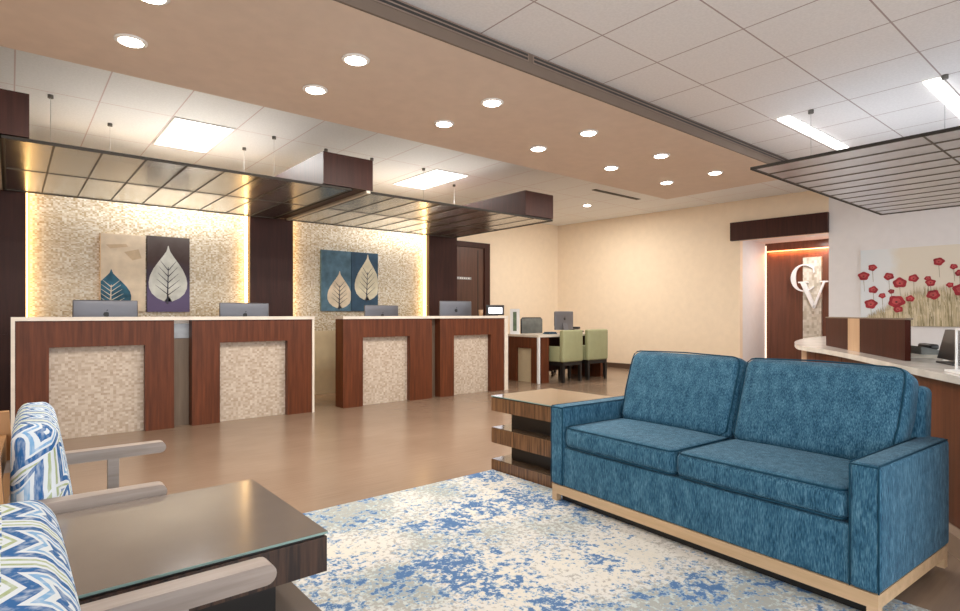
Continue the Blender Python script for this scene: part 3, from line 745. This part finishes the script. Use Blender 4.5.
def ribbon(b, A, B, z0, z1, mi=0):
    n = len(A)
    for i in range(n-1):
        vs = [(*A[i], z0), (*A[i+1], z0), (*B[i+1], z0), (*B[i], z0), (*A[i], z1), (*A[i+1], z1), (*B[i+1], z1), (*B[i], z1)]
        fs = [(0, 3, 2, 1), (4, 5, 6, 7), (0, 1, 5, 4), (2, 3, 7, 6)]
        if i == 0: fs.append((0, 4, 7, 3))
        if i == n-2: fs.append((1, 2, 6, 5))
        b.add(vs, fs, mi)
t = thing('curved_desk', 'curved reception desk with pale quartz top behind the sofa', 'desk', (0, 0, 0))
b = MB(); ribbon(b, curve, offset(curve, .62), .785, .82); b.build('countertop', 'quartz_grey', t)
A, B = offset(curve, .06), offset(curve, .10)
cuts = [0, 7, 14, 21, 28, 35, 40]
for i in range(len(cuts)-1):
    k0, k1 = cuts[i], cuts[i+1]
    a = A[k0:k1+1]; c = B[k0:k1+1]
    if i: # shadow gap
        a = [tuple(a[0][j]+(a[1][j]-a[0][j])*.12 for j in (0, 1))]+a[1:]; c = [tuple(c[0][j]+(c[1][j]-c[0][j])*.12 for j in (0, 1))]+c[1:]
    b = MB(); ribbon(b, a, c, .10, .784); b.build('front_panel', 'mahogany', t)
b = MB(); ribbon(b, A[40:], B[40:], .10, .784); b.build('end_panel', 'lightwood', t)
b = MB(); ribbon(b, offset(curve, .105), offset(curve, .13), .10, .784); b.build('backing_panel', 'black', t)
b = MB(); ribbon(b, offset(curve, .00), offset(curve, .14), 0, .095); b.build('plinth', 'platform', t)
b = MB(); ribbon(b, offset(curve, .52), offset(curve, .56), .0, .784); b.build('inner_panel', 'wenge', t)
# privacy screen on the desk
def seg(p, q, z0, z1, name, mat, parent, th_=.03):
    p, q = Vector((*p, 0)), Vector((*q, 0)); d_ = (q-p).normalized(); n_ = Vector((-d_.y, d_.x, 0))*-th_
    b = MB(); b.prism([(p.x, p.y, z0), (q.x, q.y, z0), (q.x+n_.x, q.y+n_.y, z0), (p.x+n_.x, p.y+n_.y, z0)], (0, 0, z1-z0)); return b.build(name, mat, parent)
t = thing('privacy_screen', 'three panel wood privacy screen on the curved desk, pale strip in the middle', 'screen', (0, 0, 0))
seg((4.104, .988), (4.79, 1.427), .821, 1.065, 'dark_panel', 'screen_wood', t); seg((4.793, 1.428), (5.02, 1.575), .821, 1.065, 'pale_panel', 'lightwood', t); seg((5.023, 1.577), (5.58, 1.92), .821, 1.065, 'dark_panel', 'screen_wood', t)
seg((4.09, .979), (5.6, 1.933), 1.0655, 1.075, 'top_cap', 'link', t, .035)
# desk items
t = thing('desktop_monitor', 'dark monitor seen from behind on the curved desk at the right edge', 'monitor', (4.06, .70, .821), math.radians(28))
b = MB(); b.prism([(-.16, 0, .012), (.34, 0, .012), (.37, -.05, .185), (-.22, -.05, .185)], (0, .03, 0)); b.build('casing', 'plastic_black', t)
bx('stand', 'plastic_black', (-.03, .03, -.0, .04, .008, .12), t); bx('base', 'plastic_black', (-.12, .12, -.08, .1, 0, .008), t)
t = thing('acrylic_sign_holder', 'clear framed sign holder on the curved desk in front of the dark monitor', 'sign holder', (3.44, .585, .821), math.radians(30))
b = MB(); b.box(-.05, -.04, 0, .008, .01, .21); b.box(.11, .12, 0, .008, .01, .21); b.box(-.04, .11, 0, .008, .2, .21); b.box(-.05, .12, -.02, .05, 0, .01); b.build('frame', 'plastic_white', t); bx('clear_pane', 'clear', (-.04, .11, .002, .006, .01, .20), t)
t = thing('card_terminal', 'grey phone lying on papers beside the privacy screen', 'phone', (4.54, .965, .845), .6)
b = MB(); b.prism([(-.09, -.05, 0), (-.09, .08, 0), (-.09, .08, .05), (-.09, -.05, .02)], (.18, 0, 0)); b.build('body', 'mesh_grey', t)
b = MB(); b.soft(-.09, .09, -.02, .03, .03, .065, .014); b.build('handset', 'plastic_black', t)
b = MB(); b.box(4.44, 4.64, .88, 1.05, .821, .844); tag(b.build('paper_stack', 'paper'), 'stack of cream papers on the curved desk under the grey phone', 'papers')

# ------------------------------------------------------------------ rug
rug = bx('area_rug', 'rug', (.68, 2.60, -1.0, 3.0, .001, .012)); tag(rug, 'cream area rug with distressed blue blotches in front of the sofa', 'rug')

# ------------------------------------------------------------------ slab tables
def slab_table(label, x0, y0, top, side):
    t = thing('side_table', label, 'table', (x0, y0, 0), 0, None)
    L = .605
    b = MB(); b.box(0, L, 0, L, .42, .512); b.build('top_slab', side, t); bx('shadow_gap', 'black', (.006, L-.006, .006, L-.006, .512, .5195), t)
    b = MB(); b.box(-.002, L+.002, -.002, L+.002, .5195, .5255); o = b.build('top_sheet', [top, 'glassedge'], t)
    for p in o.data.polygons:
        if abs(p.normal.z) < .5: p.material_index = 1
    b = MB(); b.box(0, L, 0, L, .197, .30); o = b.build('middle_slab', side, t)
    bx('slab_surface', top, (.002, L-.002, .002, L-.002, .3, .304), o)
    b = MB(); b.box(0, L, 0, L, 0, .078); o = b.build('bottom_slab', side, t)
    bx('slab_surface', top, (.002, L-.002, .002, L-.002, .078, .082), o)
    b = MB(); b.box(.10, L-.10, .10, L-.10, .082, .197); b.box(.10, L-.10, .10, L-.10, .304, .42); b.build('support_core', 'black', t)
    return t
slab_table('stacked slab side table of striped wood at the left arm of the sofa', 2.612, 2.424, 'table_top', 'zebra')
slab_table('dark slab table with brown glass top between the two patterned armchairs', .04, 1.415, 'table_top_dark', 'zebra_dark')

# ------------------------------------------------------------------ sofa
sf = thing('sofa', 'two seat teal blue sofa with pale oak base on the rug edge', 'sofa', (2.4452, 2.306, .013), math.atan2(-.998, -.0605))
WS, DS = 1.673, .79
b = MB(); b.soft(.09, WS-.09, .012, DS-.02, .095, .318, .012, 0, 3); b.build('base_body', 'sofa', sf)
for x0, x1 in ((0, .102), (WS-.102, WS)):
    b = MB(); b.soft(x0, x1, 0, DS-.02, .095, .552, .022, .003, 5); o = b.build('arm', 'sofa', sf)
    e = .005; p_ = MB()
    for xx in (x0+e, x1-e):
        p_.tube([(xx, .003, .10), (xx, .003, .54), (xx, .01, .549), (xx, DS-.04, .549)], .0032, n=6)
    p_.tube([(x0+e, .003, .545), (x1-e, .003, .545)], .0032, n=6)
    p_.build('piping', 'piping', o)
# reclined back frame
def recline(b, ang, y, z):
    ca, sa = math.cos(ang), math.sin(ang)
    b.v = [(p[0], y+ca*(p[1]-y)+sa*(p[2]-z), z-sa*(p[1]-y)+ca*(p[2]-z)) for p in b.v]
b = MB(); b.soft(.07, WS-.07, .66, .78, .12, .77, .03, 0, 4); recline(b, .07, .7, .2); b.build('back_frame', 'sofa', sf)
XA, XM, XB = .108, WS/2, WS-.108
for x0, x1 in ((XA, XM-.003), (XM+.003, XB)):
    b = MB(); b.soft(x0, x1, .004, .56, .322, .442, .035, .012, 7); o = b.build('seat_cushion', 'sofa', sf)
    p_ = MB()
    for zz in (.437, .330):
        p_.tube([(x0+.012, .5, zz), (x0+.008, .03, zz), (x0+.03, .008, zz), (x1-.03, .008, zz), (x1-.008, .03, zz), (x1-.012, .5, zz)], .004, n=6)
    p_.build('piping', 'piping', o)
    b = MB(); b.soft(x0+.002, x1-.002, .465, .625, .435, .888, .05, .022, 7); recline(b, .36, .47, .44)
    fl_ = lambda z: .012*min(1, max(0, (z-.54)/.09))
    b.v = [(p[0]+(fl_(p[2])*(-1 if x0 == XA else 1)*(max(0, (XM-p[0]) if x0 == XA else (p[0]-XM))/(XM-XA))**2), p[1], p[2]) for p in b.v]
    o = b.build('back_cushion', 'sofa', sf)
    p_ = MB(); yy = .472
    p_.tube([(x0+.05, yy, .45), (x1-.05, yy, .45), (x1-.016, yy, .475), (x1-.016, yy, .56), (x1-.015, yy, .62), (x1-.015, yy, .72), (x1-.014, yy, .82), (x1-.020, yy, .861), (x1-.035, yy, .877), (x1-.06, yy, .883), ((x0+x1)/2, yy-.004, .890), (x0+.06, yy, .883), (x0+.035, yy, .877), (x0+.020, yy, .861), (x0+.014, yy, .82), (x0+.015, yy, .72), (x0+.015, yy, .62), (x0+.016, yy, .56), (x0+.016, yy, .475)], .0038, True, 6)
    recline(p_, .36, .47, .44)
    p_.v = [(p[0]+(fl_(p[2])*(-1 if x0 == XA else 1)*(max(0, (XM-p[0]) if x0 == XA else (p[0]-XM))/(XM-XA))**2), p[1], p[2]) for p in p_.v]
    p_.build('piping', 'piping', o)
b = MB(); b.box(.008, WS-.008, .008, .045, .043, .094); b.box(.008, WS-.008, DS-.06, DS-.025, .043, .094); b.box(.008, .045, .045, DS-.06, .043, .094); b.box(WS-.045, WS-.008, .045, DS-.06, .043, .094); b.build('base_rail', 'railwood', sf)
bx('recessed_black_block', 'black', (.05, WS-.05, .05, DS-.07, 0, .093), sf)  # solid black block filling the gap under the sofa, set in behind the rails
for x in (.008, WS-.045):
    for y in (.008, DS-.062):
        bx('leg', 'railwood', (x, x+.037, y, y+.037, 0, .043), sf)

# ------------------------------------------------------------------ armchairs
def armchair(label, x, y, rz, xr=.44, xl=.44, zt=.768):
    t = thing('armchair', label, 'chair', (x, y, 0), rz, 'patterned armchairs')
    hw = .37
    for s in (-1, 1):
        ya, yb = sorted((s*(hw-.052), s*hw))
        N = 8; z0, z1, xe = .508, .553, (xl if s > 0 else xr)
        prof = [(-.06, z0), (xe-.022, z0)]+[(xe-.022+.022*math.cos(a), (z0+z1)/2+.0225*math.sin(a)) for a in [-PI/2+PI*k/N for k in range(1, N)]]+[(xe-.022, z1), (-.06, z1)]
        b = MB(); b.prism([(px, ya, pz) for px, pz in prof], (0, yb-ya, 0)); b.build('armrest', 'ashwood', t)
        ym = (ya+yb)/2
        b = MB(); b.prism([(.265, ym-.018, 0), (.30, ym-.018, 0), (.305, ym-.018, .508), (.265, ym-.018, .508)], (0, .036, 0)); b.build('front_leg', 'ashwood', t)
        b = MB(); b.prism([(-.16, ym-.018, 0), (-.12, ym-.018, 0), (-.03, ym-.018, .50), (-.045, ym-.018, .735), (-.09, ym-.018, .735), (-.08, ym-.018, .50)], (0, .036, 0)); b.build('rear_leg', 'honey', t)
        b = MB(); b.box(-.10, .285, ym-.012, ym+.012, .22, .26); b.build('side_rail', 'ashwood', t)
    b = MB(); b.box(-.088, -.052, -hw+.034, hw-.034, .55, .65); b.build('back_rail', 'honey', t)
    b = MB(); b.box(-.06, .27, -hw+.04, hw-.04, .22, .262); b.build('seat_frame', 'ashwood', t)
    b = MB(); b.soft(-.02, .40, -hw+.056, hw-.056, .262, .385, .04, .012, 6); b.build('seat_cushion', 'key', t)
    b = MB(); b.soft(-.02, .137, -hw+.058, hw-.058, .39, zt, .045, .010, 7)
    # the front face leans back towards the top
    b.v = [(-.02+(p[0]+.02)*(1-.95*(p[2]-.42)), p[1], p[2]) for p in b.v]
    b.build('back_cushion', 'key', t)
    return t
armchair('blue and white key patterned armchair nearest the camera, at the lower left', -.028, .93, 0, .48, .48, .79)
armchair('blue and white key patterned armchair beyond the dark slab table', .03, 2.43, -.03, .37, .475)
